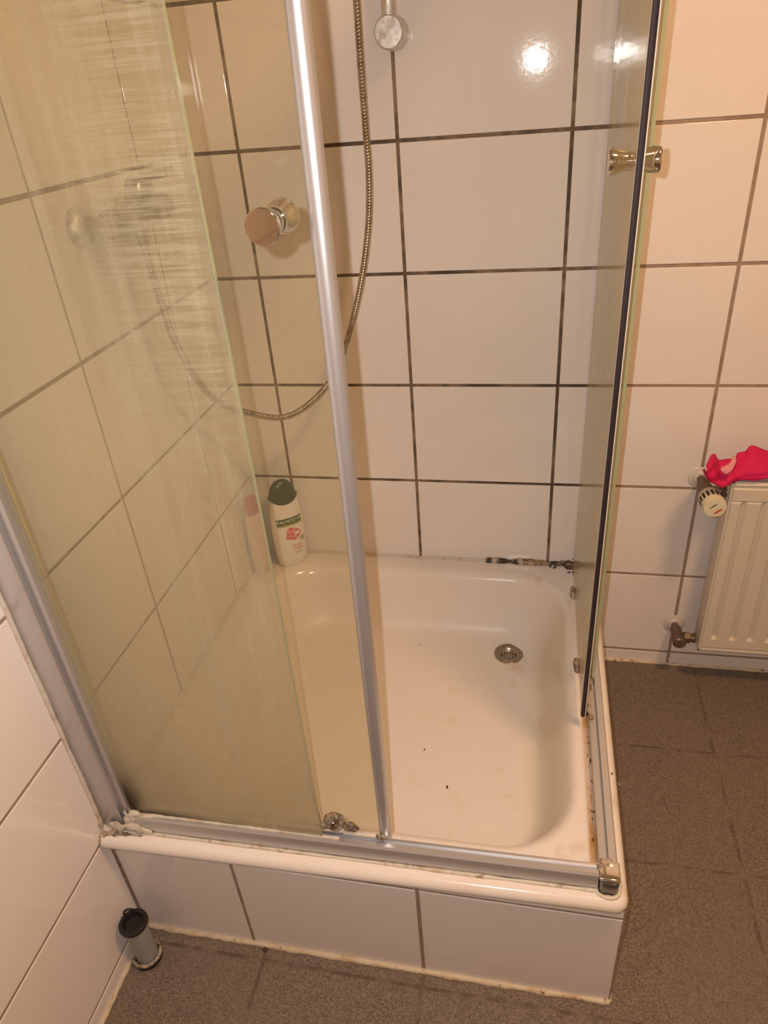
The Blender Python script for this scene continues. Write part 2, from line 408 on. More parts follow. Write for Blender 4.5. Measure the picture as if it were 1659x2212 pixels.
# left wall: u runs from the back corner forward
mb = MB(); tiles(mb, (0, YF, 0), (0, 1, 0), (0, 0, 1), [YF] and [u - YF for u in lines(YF, 0, -0.2114, TW)], zs); struct(mb.build('wall_left', ['tile', 'grout2'], normals=False))
mb = MB(); tiles(mb, (XR, 0, 0), (0, -1, 0), (0, 0, 1), lines(0, -YF, 0.21, TW), zs); struct(mb.build('wall_right', ['tile', 'grout2'], normals=False))
mb = MB(); tiles(mb, (XR, YF, 0), (-1, 0, 0), (0, 0, 1), lines(0, XR, 0.2, TW), zs); struct(mb.build('wall_front', ['tile', 'grout2'], normals=False))
mb = MB(); tiles(mb, (0, YF, 0), (1, 0, 0), (0, 1, 0), lines(0, XR, 0.2564, 0.3003), [u - YF for u in lines(YF, 0, -0.8934, 0.3003)], gap=0.006, h=0.0012, bev=0.0006, tilt=0.0006)
struct(mb.build('floor', ['floor', 'fgrout'], normals=False))
mb = MB(); mb.box((-0.03, YF - 0.03, ZC), (XR + 0.03, 0.03, ZC + 0.05)); struct(mb.build('ceiling', 'ceil'))
# cream joints where the walls meet the floor, and the corner joints
mb = MB(); bead(mb, (0.003, YF + 0.01, 0.002), (0.003, -0.87, 0.002), 0.005, 0.5); struct(mb.build('trim_1', 'cream'))
mb = MB(); bead(mb, (0.885, -0.003, 0.002), (XR - 0.01, -0.003, 0.002), 0.005, 0.5); struct(mb.build('trim_2', 'cream'))
mb = MB(); bead(mb, (0.002, -0.002, 0.30), (0.002, -0.002, 2.49), 0.0035, 0.3); struct(mb.build('trim_3', 'silicone'))
LZ = LAMP[2]
t_ = thing('ceiling_lamp', 'round opal ceiling lamp glowing warm under the ceiling', 'lamp', (LAMP[0], LAMP[1], ZC))
MB().lathe([(0, 0.0), (0, 0.17), (0.03, 0.17), (0.03, 0.0)], (LAMP[0], LAMP[1], ZC), (0, 0, -1)).build('base', 'rosette', t_)
MB().lathe([(0.03, 0.16), (0.07, 0.155), (0.10, 0.14), (0.115, 0.135)], (LAMP[0], LAMP[1], ZC), (0, 0, -1), caps=False).build('diffuser', 'glow', t_)

# ---------------------------------------------------------------- tiled plinth under the tray
XP, YP, ZP = 0.882, -0.866, 0.289
pl = thing('shower_plinth', 'low white-tiled plinth carrying the shower tray, grey joints', 'plinth', (XP / 2, YP / 2, 0))
mb = MB(); e = 0.002
tiles(mb, (0.0, YP + e, 0), (1, 0, 0), (0, 0, 1), [0.0, 0.2282, 0.5565, XP + 0.0012], [0.0, 0.2585, ZP], back=0.02, gap=0.0065)
tiles(mb, (XP - e, YP + e, 0), (0, 1, 0), (0, 0, 1), [0.0012, 0.21, 0.5374, -YP - 0.004], [0.0, 0.2585, ZP], back=0.02, gap=0.0065)
mb.build('tile_facing', ['tile', 'grout2'], pl, normals=False)
mb = MB(); bead(mb, (0.005, YP - 0.001, 0.004), (XP, YP - 0.001, 0.004), 0.0062, 0.35); bead(mb, (XP + 0.001, YP, 0.003), (XP + 0.001, -0.01, 0.003), 0.0045, 0.35)
mb.build('sealant', 'cream', pl)

# ---------------------------------------------------------------- shower tray
ZT = 0.311
def rrect(x0, x1, y0, y1, rads, z, n=10):
    """ring, radii for the corners (x1,y0),(x1,y1),(x0,y1),(x0,y0)"""
    out = []
    for (cx, cy, sx, sy, a0), r in zip(((x1, y0, -1, 1, -90), (x1, y1, -1, -1, 0), (x0, y1, 1, -1, 90), (x0, y0, 1, 1, 180)), rads):
        r = max(r, 1e-4)
        for k in range(n + 1):
            a = math.radians(a0 + 90 * k / n); out.append(Vector((cx + sx * r + r * math.cos(a), cy + sy * r + r * math.sin(a), z)))
    return out
def dens(ring, m=8):
    out = []
    for j, (a, b) in enumerate(zip(ring, ring[1:] + ring[:1])):
        k = m if j % 11 == 10 else 1
        for i in range(k): out.append(a.lerp(b, i / k))
    return out
tray = thing('shower_tray', 'square cream-white enamel shower tray with a deep stained basin', 'shower tray', (0.44, -0.44, ZP))
X0, X1, Y0, Y1 = 0.004, 0.8845, -0.888, -0.003
rings = []
lip = [(0.006, 0.2905), (0.0015, 0.2905), (0.0, 0.293), (0.0, 0.299), (0.0022, 0.304), (0.006, 0.3085), (0.011, ZT)]
for off, z in lip: rings.append(rrect(X0 + off * 0.1, X1 - off, Y0 + off, Y1 - off * 0.1, (0.022 - off * 0.5, 0.003, 0.003, 0.005), z))
IX0, IX1, IY0, IY1 = 0.060, 0.820, -0.812, -0.052
rings.append(rrect(0.03, 0.85, -0.84, -0.025, (0.05, 0.02, 0.02, 0.05), ZT))
wall = [(0, 0.0), (0.004, 0.0008), (0.009, 0.003), (0.014, 0.0075), (0.019, 0.0145), (0.024, 0.025), (0.030, 0.042), (0.037, 0.064), (0.045, 0.086), (0.053, 0.106), (0.060, 0.121), (0.067, 0.132), (0.075, 0.139), (0.084, 0.1425)]
for off, dz in wall:
    r = max(0.13 - off * 0.5, 0.05); rings.append(rrect(IX0 + off, IX1 - off, IY0 + off, IY1 - off, (r,) * 4, ZT - dz))
DR = Vector((0.678, -0.187)); ZB = ZT - 0.147
n0 = len(rings[0])
c = rings[-1]
for k in (0.9, 0.8, 0.7):
    rings.append([Vector((DR.x + (p.x - DR.x) * k, DR.y + (p.y - DR.y) * k, ZB + (ZT - 0.1425 - ZB) * k ** 4)) for p in c])
for rr_, z_ in ((0.0375, ZB + 0.0003), (0.0335, ZB), (0.0325, ZB - 0.002), (0.032, ZB - 0.02)):   # round waste hole
    rings.append([Vector((DR.x, DR.y, z_)) + (Vector((p.x - DR.x, p.y - DR.y, 0)).normalized() * rr_) for p in rings[-1]])
for i, r in enumerate(rings):                       # the tray stands a hair askew to the plinth, as in the photo
    for p in r:
        if i < 8 and p.y < -0.7: p.y += 0.016 * (p.x - 0.2)
rings = [dens(r) for r in rings]; n0 = len(rings[0])
mb = MB(); V = [p for r in rings for p in r]
mb.add(V, [(i * n0 + k, i * n0 + (k + 1) % n0, (i + 1) * n0 + (k + 1) % n0, (i + 1) * n0 + k) for i in range(len(rings) - 1) for k in range(n0)], 0, True)
mb.add(rings[-1], [tuple(range(n0))], 0, True)
mb.build('basin', 'tray', tray)
mb = MB(); bead(mb, (0.01, -0.004, ZT + 0.001), (0.62, -0.004, ZT + 0.001), 0.0042, 0.25); bead(mb, (0.004, -0.85, ZT + 0.001), (0.004, -0.01, ZT + 0.001), 0.005, 0.25)
mb.build('sealant', 'silicone', tray)
mb = MB(); bead(mb, (0.61, -0.004, ZT + 0.002), (0.838, -0.004, ZT + 0.002), 0.0085, 0.55, fr=60)
for k in range(9):
    u = random.random(); mb.lump((0.74 + 0.095 * u, -0.004 - 0.012 * random.random(), ZT + 0.001), (0.010, 0.008, 0.004), 0.5, 90, sub=2)
mb.build('mouldy_sealant', 'silicone_mold', tray)['label'] = 'black mouldy joint at the back right corner'
mb = MB()
for k in range(44):
    x_ = 0.834 - abs(random.gauss(0, 0.016)); z_ = ZT + 0.0085 + abs(random.gauss(0, 0.0015 + 0.012 * (x_ > 0.826)))
    mb.lump((x_, -0.0020, z_), (random.uniform(0.001, 0.0045), 0.0006, random.uniform(0.0008, 0.002)), 0.9, 300, sub=2)
for k in range(10):
    mb.lump((0.835 - abs(random.gauss(0, 0.02)), -0.018 - abs(random.gauss(0, 0.012)), ZT + 0.0003), (random.uniform(0.002, 0.007), random.uniform(0.001, 0.003), 0.0008), 0.6, 200, sub=2)
mb.build('mould_patch', 'mold', tray)
# drain strainer
dr = thing('drain_strainer', 'round perforated steel drain strainer in the tray bottom', 'drain', (DR.x, DR.y, ZB))
zb = ZB + 0.0012
def plate_ring(mb, r0, z0, r1, z1, seg=64):
    V = []
    for r, z in ((r0, z0), (r1, z1)):
        for k in range(seg): a = 2 * math.pi * k / seg; V.append((DR.x + r * math.cos(a), DR.y + r * math.sin(a), z))
    mb.add(V, [(k, (k + 1) % seg, seg + (k + 1) % seg, seg + k) for k in range(seg)], 0, True)
mb = MB(); pr = [(0.0355, zb - 0.0018), (0.0355, zb + 0.0002), (0.0345, zb + 0.0009), (0.0335, zb + 0.0004), (0.0225, zb + 0.0004), (0.0205, zb - 0.001), (0.0175, zb - 0.006), (0.0155, zb - 0.0085)]
for (a, b), (c_, d) in zip(pr, pr[1:]): plate_ring(mb, a, b, c_, d)
k = 64; mb.add([(DR.x + 0.0155 * math.cos(2 * math.pi * i / k), DR.y + 0.0155 * math.sin(2 * math.pi * i / k), zb - 0.0085) for i in range(k)], [tuple(range(k))], 0)
plate = mb.build('plate', 'steel', dr)
mb = MB()
def hole(x, y, z, r): mb.lathe([(0, r), (0.0003, r)], (x, y, z), (0, 0, 1), 12)
for i in range(20):
    a = math.radians(-62 + 304 * i / 19); hole(DR.x + 0.0308 * math.cos(a), DR.y + 0.0308 * math.sin(a), zb + 0.0004, 0.0014)
for i in range(19):
    a = math.radians(-55 + 290 * i / 18); hole(DR.x + 0.0262 * math.cos(a), DR.y + 0.0262 * math.sin(a), zb + 0.0004, 0.0013)
for i in range(10):
    a = 2 * math.pi * i / 10; hole(DR.x + 0.0115 * math.cos(a), DR.y + 0.0115 * math.sin(a), zb - 0.0085, 0.0019)
for i in range(5):
    a = 2 * math.pi * i / 5 + 0.3; hole(DR.x + 0.0055 * math.cos(a), DR.y + 0.0055 * math.sin(a), zb - 0.0085, 0.0012)
hole(DR.x, DR.y, zb - 0.0085, 0.001)
h_ = mb.build('drain_hole', 'darkhole', dr)

# ---------------------------------------------------------------- shower enclosure: frame, rails and fixed panes
ZTOP = 1.92
en = thing('shower_enclosure', 'corner shower enclosure of grey aluminium rails with two fixed glass panes', 'shower enclosure', (0.44, -0.44, ZT))
# left wall profile, two steps
mb = MB(); mb.box((0.001, -0.864, ZT + 0.001), (0.045, -0.832, ZTOP), 0.0015); mb.box((0.044, -0.857, ZT + 0.001), (0.0590, -0.839, ZTOP), 0.0012)
mb.build('wall_profile', 'alu', en)
mb = MB(); mb.box((0.842, -0.045, ZT + 0.001), (0.866, -0.003, ZTOP), 0.0015); mb.box((0.846, -0.060, ZT + 0.001), (0.860, -0.044, ZTOP), 0.001)
mb.build('wall_profile', 'alu', en)
mb = MB(); bead(mb, (0.002, -0.8665, ZT + 0.002), (0.002, -0.8665, ZTOP), 0.0042, 0.25, fr=40)
mb.build('profile_sealant', 'silicone', en)
# bottom rails
def yt(x): return 0.011 * (x - 0.05)         # front rail runs slightly askew
prof = [(0.0, 0.0), (-0.002, 0.010), (-0.0005, 0.022), (0.002, 0.030), (0.005, 0.0335), (0.012, 0.0335), (0.013, 0.024), (0.022, 0.022), (0.0225, 0.029), (0.0245, 0.029), (0.0255, 0.0)]
mb = MB(); mb.prism(prof, (0.060, -0.8625, ZT), (0.838, -0.8625 + yt(0.838), ZT), (0, 1, 0), (0, 0, 1)); mb.build('bottom_rail', 'alu', en)
prof2 = [(0.0, 0.0), (0.0, 0.022), (0.0015, 0.0235), (0.0125, 0.0235), (0.013, 0.015), (0.0155, 0.0145), (0.016, 0.021), (0.0265, 0.021), (0.027, 0.0)]
mb = MB(); mb.prism(prof2, (0.868, -0.832, ZT), (0.868, -0.004, ZT), (-1, 0, 0), (0, 0, 1)); mb.build('bottom_rail', 'alu', en)
mb = MB(); mb.box((0.060, -0.866, ZTOP - 0.04), (0.87, -0.826, ZTOP)); mb.build('top_rail', 'alu', en)
mb = MB(); mb.box((0.832, -0.826, ZTOP - 0.04), (0.87, -0.004, ZTOP)); mb.build('top_rail', 'alu', en)
# chrome corner connector: flat top plate over a recessed rounded front
mb = MB(); mb.box((0.8385, -0.8575, ZT + 0.0285), (0.8695, -0.826, ZT + 0.034), 0.0022, seg=3); mb.build('corner_connector', 'chrome', en)
cyc = []
for k in range(15):
    a = math.radians(180 + 180 * k / 14); cyc.append((0.854 + 0.0150 * (abs(math.cos(a)) ** 0.5) * (1 if math.cos(a) > 0 else -1), -0.8455 + 0.0155 * -(abs(math.sin(a)) ** 0.5)))
mb = MB(); ring = cyc + [(0.869, -0.828), (0.839, -0.828)]
mb.prism([(a, b) for a, b in ring], (0, 0, ZT), (0, 0, ZT + 0.0285), (1, 0, 0), (0, 1, 0)); mb.build('connector_foot', 'chrome_dark_reflection', en)
# fixed panes with darker green cut edges
def pane(a, b, name, mat, parent, edge=None):
    mb = MB(); mb.box(a, b); o = mb.build(name, mat, parent)
    if edge:
        m2 = MB(); m2.box(*edge); m2.build('cut_edge', 'glass_edge', o)
    return o
pane((0.050, -0.8505, ZT + 0.024), (0.402, -0.8455, ZTOP - 0.03), 'fixed_pane', 'glass_fixed', en, ((0.402, -0.8505, ZT + 0.034), (0.4026, -0.8455, ZTOP - 0.04)))
pane((0.850, -0.425, ZT + 0.022), (0.855, -0.03, ZTOP - 0.03), 'fixed_pane', 'glass_side', en, ((0.850, -0.4256, ZT + 0.03), (0.855, -0.425, ZTOP - 0.04)))
# silicone along the foot of the front rail and round the connector
mb = MB(); bead(mb, (0.10, -0.8655 + yt(0.1), ZT + 0.001), (0.838, -0.8655 + yt(0.838), ZT + 0.001), 0.0032, 0.30, fr=30)
P = spline([(0.836, -0.8575, ZT), (0.842, -0.8625, ZT), (0.854, -0.8655, ZT), (0.866, -0.8615, ZT), (0.8715, -0.850, ZT), (0.872, -0.835, ZT)], 8)
mb.tube(P, [0.0035 * (1 + 0.4 * noise.noise(p * 90)) for p in P], 10); mb.build('rail_sealant', 'silicone_green', en)
mb = MB()                                    # old silicone smeared in the front left corner
for q, r in (((0.030, -0.868, ZT + 0.012), (0.016, 0.004, 0.016)), ((0.058, -0.864, ZT + 0.010), (0.018, 0.005, 0.012)), ((0.078, -0.8655, ZT + 0.006), (0.016, 0.004, 0.010)),
             ((0.055, -0.862, ZT + 0.022), (0.008, 0.004, 0.016)), ((0.012, -0.868, ZT + 0.004), (0.014, 0.005, 0.008)), ((0.062, -0.8605, ZT + 0.034), (0.006, 0.004, 0.012)), ((0.066, -0.856, ZT + 0.038), (0.010, 0.005, 0.006)), ((0.085, -0.855, ZT + 0.034), (0.018, 0.004, 0.003))):
    mb.lump(q, r, 0.45, 85)
P = spline([(0.054, -0.862, ZT + 0.05), (0.057, -0.862, ZT + 0.03), (0.054, -0.865, ZT + 0.012)], 6); mb.tube(P, 0.0025, 8)
mb.build('corner_sealant', 'silicone_green', en)['label'] = 'crusty old silicone in the front left corner'
mb = MB()
for q, r in (((0.008, -0.876, ZT - 0.003), (0.012, 0.008, 0.007)), ((0.022, -0.875, ZT + 0.000), (0.016, 0.005, 0.0045)), ((0.042, -0.873, ZT + 0.001), (0.018, 0.0035, 0.0028)), ((0.066, -0.8715, ZT + 0.0012), (0.018, 0.0018, 0.0014)), ((0.004, -0.869, ZT + 0.012), (0.004, 0.004, 0.012)), ((0.006, -0.882, ZT - 0.012), (0.006, 0.005, 0.010))):
    mb.lump(q, r, 0.75, 130)
mb.build('mould_patch', 'gunk', en)['label'] = 'dark mould in the front left corner'
mb = MB(); bead(mb, (0.072, -0.8525, ZT + 0.0345), (0.43, -0.8485, ZT + 0.0345), 0.0026, 0.5, fr=90); mb.build('soap_scum', 'silicone', en)
mb = MB()                                    # slime on the side rail and on the connector
for k in range(10): mb.lump((0.8445 + random.uniform(-0.003, 0.008), -0.40 - 0.014 * k + random.uniform(-0.004, 0.004), ZT + 0.020), (0.005, 0.010, 0.003), 0.4, 120, sub=2)
mb.build('rail_slime', 'gunk', en); mb = MB()
for k in range(9): mb.lump((0.850 + random.uniform(-0.008, 0.006), -0.832 + random.uniform(-0.010, 0.006), ZT + 0.0335), (0.004, 0.005, 0.002), 0.5, 140, sub=2)
mb.build('connector_slime', 'gunk', en)

# ---------------------------------------------------------------- sliding doors
def knob(parent, c, ax, name='door_knob'):
    """turned pair: flared knob on each side of the glass, joined by a bolt; ax points outwards"""
    c = Vector(c); ax = Vector(ax)
    o = MB().lathe([(0.003, 0.0118), (0.004, 0.0122), (0.006, 0.0118), (0.011, 0.0125), (0.020, 0.0152), (0.028, 0.0172), (0.0305, 0.0172), (0.032, 0.0160), (0.0322, 0.0)], c, ax, 48).build(name, 'chrome', parent)
    MB().lathe([(0.003, 0.0118), (0.004, 0.0122), (0.006, 0.0118), (0.011, 0.0125), (0.020, 0.0152), (0.028, 0.0172), (0.0305, 0.0172), (0.032, 0.0160), (0.0322, 0.0)], c, -ax, 48).build(name, 'chrome', parent)
    MB().lathe([(-0.004, 0.0085), (0.004, 0.0085)], c, ax, 24).build('knob_bolt', 'chrome', o)
    return o
fd = thing('sliding_shower_door', 'front sliding glass shower door with a round chrome knob and a bright aluminium edge strip', 'shower door', (0.28, -0.83, 0.345))
mb = MB(); mb.box((0.057, -0.8325, 0.348), (0.503, -0.8275, ZTOP - 0.045)); mb.build('glass_pane', 'glass_door', fd)
prof = []
for k in range(13):
    a = math.pi * k / 12; prof.append((-0.0095 * math.cos(a), -0.0070 * math.sin(a) - 0.001))
prof += [(0.0095, 0.008), (-0.0095, 0.008)]
mb = MB(); V0 = Vector((0.5045, -0.8320, 0.345)); V1 = Vector((0.5125, -0.8320, ZTOP - 0.045))
mb.prism(prof, V0, V1, (1, 0, 0), (0, 1, 0), smooth=True)
mb.build('edge_strip', 'alu', fd)
mb = MB(); mb.box((0.054, -0.8345, 0.350), (0.057, -0.8255, ZTOP - 0.045), 0.0008); mb.build('seal', 'seal_yellow', fd)
knob(fd, (0.463, -0.830, 1.288), (0, -1, 0))
mb = MB(); mb.lathe([(0, 0.0), (0, 0.0125), (0.006, 0.0125), (0.008, 0.0105), (0.008, 0.0)], (0.4235, -0.840, 0.374), (0.1, -1, 0.25), 28); mb.lump((0.4235, -0.838, 0.375), (0.0175, 0.008, 0.0185), 0.28, 85); mb.lump((0.447, -0.838, 0.364), (0.014, 0.006, 0.009), 0.4, 85); mb.lump((0.405, -0.838, 0.362), (0.011, 0.006, 0.006), 0.4, 85)
r_ = mb.build('roller_guide', 'gunk', fd)
MB().lathe([(0, 0.0046), (0.003, 0.0046), (0.004, 0.0036), (0.004, 0)], (0.4225, -0.8455, 0.379), (0.1, -1, 0.25), 20).build('roller_screw', 'steel', r_)
mb = MB(); mb.box((0.436, -0.8430, 0.3475), (0.499, -0.8395, 0.354), 0.0008); mb.build('guide_strip', 'strip', fd)
mb = MB(); mb.lump((0.497, -0.841, 0.352), (0.010, 0.004, 0.006), 0.5, 120); mb.build('slime', 'gunk', fd)

sd = thing('sliding_shower_door', 'side sliding glass shower door seen edge-on, pushed back with a dark seal on its end', 'shower door', (0.826, -0.3, 0.345))
DX = 0.8275
mb = MB(); mb.box((DX - 0.0025, -0.528, 0.345), (DX + 0.0025, -0.050, ZTOP - 0.045)); mb.build('glass_pane', 'glass_side', sd)
mb = MB(); mb.box((DX + 0.0034, -0.541, 0.343), (DX + 0.0048, -0.524, ZTOP - 0.045)); mb.box((DX - 0.004, -0.530, 0.343), (DX + 0.005, -0.527, ZTOP - 0.045)); mb.build('edge_strip', 'strip', sd)
mb = MB(); mb.box((DX - 0.0036, -0.5375, 0.343), (DX + 0.0034, -0.530, ZTOP - 0.045), 0.001); mb.build('magnet_seal', 'dark_seal', sd)
mb = MB(); mb.box((DX + 0.0048, -0.060, 0.35), (DX + 0.0100, -0.050, ZTOP - 0.05)); mb.build('seal', 'seal_yellow', sd)
knob(sd, (DX, -0.470, 1.284), (1, 0, 0))
for y_ in (-0.165, -0.405):
    mb = MB(); mb.lump((DX - 0.007, y_, 0.349), (0.007, 0.020, 0.012), 0.18, 60); mb.build('roller_guide', 'gunk', sd)

# ---------------------------------------------------------------- mixer on the left wall
mx = thing('shower_mixer', 'chrome bar shower mixer on the left wall seen through the hazy pane', 'shower mixer', (0.0, -0.373, 1.233))
for y_ in (-0.4487, -0.2987):
    MB().lathe([(0.002, 0.031), (0.006, 0.031), (0.016, 0.026), (0.022, 0.018), (0.022, 0.0)], (0, y_, 1.233), (1, 0, 0), 32).build('rosette', 'oldchrome', mx)
mb = MB(); mb.tube([(0.02, -0.4487, 1.233), (0.062, -0.4487, 1.233)], 0.013, 20); mb.tube([(0.02, -0.2987, 1.233), (0.062, -0.2987, 1.233)], 0.013, 20)
mb.lathe([(0, 0.0), (0, 0.018), (0.004, 0.021), (0.03, 0.022), (0.06, 0.025), (0.13, 0.025), (0.16, 0.022), (0.186, 0.021), (0.19, 0.018), (0.19, 0)], (0.066, -0.466, 1.236), (0, 1, 0), 32)
mb.build('body', 'steel', mx)
mb = MB(); mb.lathe([(0.015, 0.022), (0.045, 0.0225), (0.055, 0.019), (0.058, 0.0)], (0.066, -0.373, 1.236), (0.35, 0, 1), 28)
mb.tube([(0.082, -0.373, 1.283), (0.10, -0.376, 1.29), (0.150, -0.385, 1.300)], [0.010, 0.008, 0.006], 12); mb.build('lever', 'steel', mx)
mb = MB(); mb.lathe([(0.018, 0.012), (0.036, 0.012), (0.036, 0.010), (0.052, 0.0095)], (0.066, -0.373, 1.236), (0, 0, -1), 20); mb.build('outlet', 'steel', mx)

# hose
hp = [(0.066, -0.373, 1.186), (0.066, -0.373, 1.15), (0.0700, -0.368, 1.085), (0.0727, -0.36, 1.0251), (0.0760, -0.33, 0.9525), (0.0770, -0.275, 0.8792), (0.0870, -0.222, 0.8294), (0.1065, -0.19, 0.8059), (0.1621, -0.15, 0.7756), (0.2111, -0.13, 0.7861), (0.2655, -0.115, 0.8292), (0.3061, -0.105, 0.8885), (0.3451, -0.1, 0.9859), (0.3718, -0.095, 1.0767), (0.3886, -0.09, 1.1621), (0.3954, -0.085, 1.2428), (0.396, -0.085, 1.3197), (0.3959, -0.085, 1.413), (0.3982, -0.09, 1.5119), (0.402, -0.10, 1.65), (0.405, -0.12, 1.80)]
P = resample(spline(hp, 12), 0.00135); cyc = [0.0054, 0.0066, 0.0067, 0.0064]
mb = MB(); mb.tube(P, [cyc[i % 4] for i in range(len(P))], 14)
hs = mb.build('shower_hose', 'hose'); tag(hs, 'ribbed metal shower hose looping from the mixer up past the riser rail', 'hose')
# riser rail with its lower bracket
rl = thing('riser_rail', 'dull chrome riser rail on a round wall bracket, left of the wall middle', 'shower rail', (0.4435, -0.055, 1.4645))
mb = MB(); mb.tube([(0.4435, -0.046, 1.470), (0.4435, -0.046, 2.08)], 0.0125, 32); mb.build('pole', 'oldchrome', rl)
for z_ in (1.4645, 2.08):
    MB().lathe([(0.002, 0.0265), (0.005, 0.0275), (0.052, 0.0265), (0.059, 0.0255), (0.061, 0.0235), (0.0613, 0.0)], (0.4435, 0, z_), (0, -1, 0), 48).build('wall_bracket', 'oldchrome', rl)
hsn = thing('hand_shower', 'chrome hand shower clipped on the riser rail above the hose', 'hand shower', (0.41, -0.10, 1.80))
mb = MB(); mb.tube([(0.405, -0.12, 1.80), (0.407, -0.14, 1.93), (0.408, -0.165, 1.99)], [0.009, 0.012, 0.013], 16); mb.build('handle', 'chrome', hsn)
mb = MB(); mb.lathe([(0, 0.015), (0.015, 0.045), (0.03, 0.047), (0.032, 0.0)], (0.408, -0.165, 2.0), (0.1, -0.8, -0.6), 32); mb.build('head', 'chrome', hsn)
mb = MB(); mb.box((0.405, -0.11, 1.86), (0.46, -0.03, 1.89), 0.006); mb.build('clip', 'chrome', hsn)

# ---------------------------------------------------------------- bottles in the back left corner
def sup(u, p): return (abs(u) ** p) * (1 if u >= 0 else -1)
def bottle(root, cx, cy, z0, yaw, a, b, prof, mat, name='body', zf=None, n=48, pw=0.85):
    """prof: (z, scale); zf(theta, z) may bend a ring"""
    ex = Vector((math.cos(yaw), math.sin(yaw), 0)); ey = Vector((-math.sin(yaw), math.cos(yaw), 0)); V = []
    for z, k in prof:
        for i in range(n):
            th = 2 * math.pi * i / n; q = Vector((cx, cy, z0 + (zf(th, z) if zf else z))) + ex * (a * k * sup(math.cos(th), pw)) + ey * (b * k * sup(math.sin(th), pw)); V.append(q)
    mb = MB(); mb.add(V, [(i * n + k, i * n + (k + 1) % n, (i + 1) * n + (k + 1) % n, (i + 1) * n + k) for i in range(len(prof) - 1) for k in range(n)], 0, True)
    mb.add(V[:n], [tuple(range(n))[::-1]]); mb.add(V[-n:], [tuple(range(n))])
    return mb.build(name, mat, root)
BX, BY, BZ, YAW, BA, BB = 0.0985, -0.048, ZT + 0.001, math.radians(38), 0.044, 0.026
b1 = thing('shampoo_bottle', 'white shampoo bottle with a dark green cap and pink flower print in the tray corner', 'bottle', (BX, BY, BZ))
bprof = [(0.0, 0.80), (0.004, 0.86), (0.02, 0.93), (0.05, 0.99), (0.09, 1.02), (0.13, 1.0), (0.16, 0.94), (0.185, 0.86), (0.205, 0.78), (0.21, 0.74)]
bottle(b1, BX, BY, BZ, YAW, BA, BB, bprof, 'bottle')
cp = [(0.186, 0.875), (0.195, 0.845), (0.208, 0.79), (0.222, 0.70), (0.234, 0.57), (0.242, 0.42), (0.247, 0.22), (0.248, 0.02)]
bottle(b1, BX, BY, BZ, YAW, BA, BB, cp, 'cap', 'cap', zf=lambda th, z: z + (0.018 * abs(math.cos(th)) ** 2 if z < 0.19 else (0.010 * abs(math.cos(th)) ** 2 if z < 0.2 else 0)))
EX = Vector((math.cos(YAW), math.sin(YAW), 0)); EY = Vector((-math.sin(YAW), math.cos(YAW), 0))
def bscale(z):
    for (z0, k0), (z1, k1) in zip(bprof, bprof[1:]):
        if z0 <= z <= z1: return k0 + (k1 - k0) * (z - z0) / (z1 - z0)
    return 0.8
def onb(u, v, off):
    k = bscale(v); c = max(-0.98, min(0.98, u / (BA * k))); cth = sup(c, 1 / 0.85); s_ = math.sqrt(max(0, 1 - cth * cth))
    return Vector((BX, BY, BZ + v)) + EX * u - EY * (BB * k * s_ ** 0.85 + off)
def patch(mb, poly_uv, off, mi=0):
    mb.add([onb(u, v, off) for u, v in poly_uv], [tuple(range(len(poly_uv)))], mi)
def band(mb, u0, u1, v0, v1, off, n=14):
    V = [onb(u0 + (u1 - u0) * i / n, v, off) for v in (v0, v1) for i in range(n + 1)]
    mb.add(V, [(i, i + 1, n + 2 + i, n + 1 + i) for i in range(n)])
mb = MB(); band(mb, -0.033, 0.034, 0.1300, 0.1475, 0.0004); nb = mb.build('name_band', 'lab_green', b1)
mb = MB(); band(mb, -0.033, 0.034, 0.1245, 0.1300, 0.0004); mb.build('lime_stripe', 'lab_lime', b1)
V, F = text_geo('PALMOLIVE', 0.0125); mb = MB(); mb.add([onb(0.0005 + u * 1.05, 0.1388 + v, 0.0008) for u, v in V], F); mb.build('lettering', 'lab_white', nb, normals=False)
fl_ = [(0.0205 * math.cos(a) * (1 + 0.16 * math.cos(3 * a + 0.6)) + 0.004, 0.099 + 0.0185 * math.sin(a) * (1 + 0.12 * math.sin(4 * a))) for a in [2 * math.pi * i / 40 for i in range(40)]]
mb = MB(); c0 = onb(0.004, 0.099, 0.0005); mb.add([c0] + [onb(u, v, 0.0005) for u, v in fl_], [(0, i + 1, (i + 1) % 40 + 1) for i in range(40)]); mb.build('flower_print', 'flower', b1)
mb = MB()
for r0, r1 in ((0.0062, 0.0075), (0.0, 0.003)):
    V = [onb(0.029 + r * math.cos(a), 0.079 + r * math.sin(a), 0.0005) for r in (r0 + 1e-5, r1) for a in [2 * math.pi * i / 24 for i in range(24)]]
    mb.add(V, [(i, (i + 1) % 24, 24 + (i + 1) % 24, 24 + i) for i in range(24)])
mb.build('round_emblem', 'lab_green', b1, normals=False)
mb = MB()
for v, u0, u1 in ((0.062, -0.004, 0.024), (0.056, 0.0, 0.026), (0.050, 0.002, 0.026)): band(mb, u0, u1, v, v + 0.0018, 0.0005, 8)
mb.build('pink_print', 'lab_pink', b1)
mb = MB()
for v, u0, u1 in ((0.042, 0.006, 0.024), (0.037, 0.002, 0.024)): band(mb, u0, u1, v, v + 0.0010, 0.0005, 8)
mb.build('small_print', 'lab_grey', b1)
b2 = thing('shampoo_bottle', 'pale pink bottle with a red cap behind the hazy pane, left of the white one', 'bottle', (0.032, -0.100, ZT + 0.001))
bottle(b2, 0.032, -0.100, ZT + 0.001, math.radians(60), 0.025, 0.017, [(0, 0.85), (0.004, 0.95), (0.05, 1.0), (0.15, 1.0), (0.175, 0.8), (0.18, 0.6)], 'bottle_pink')
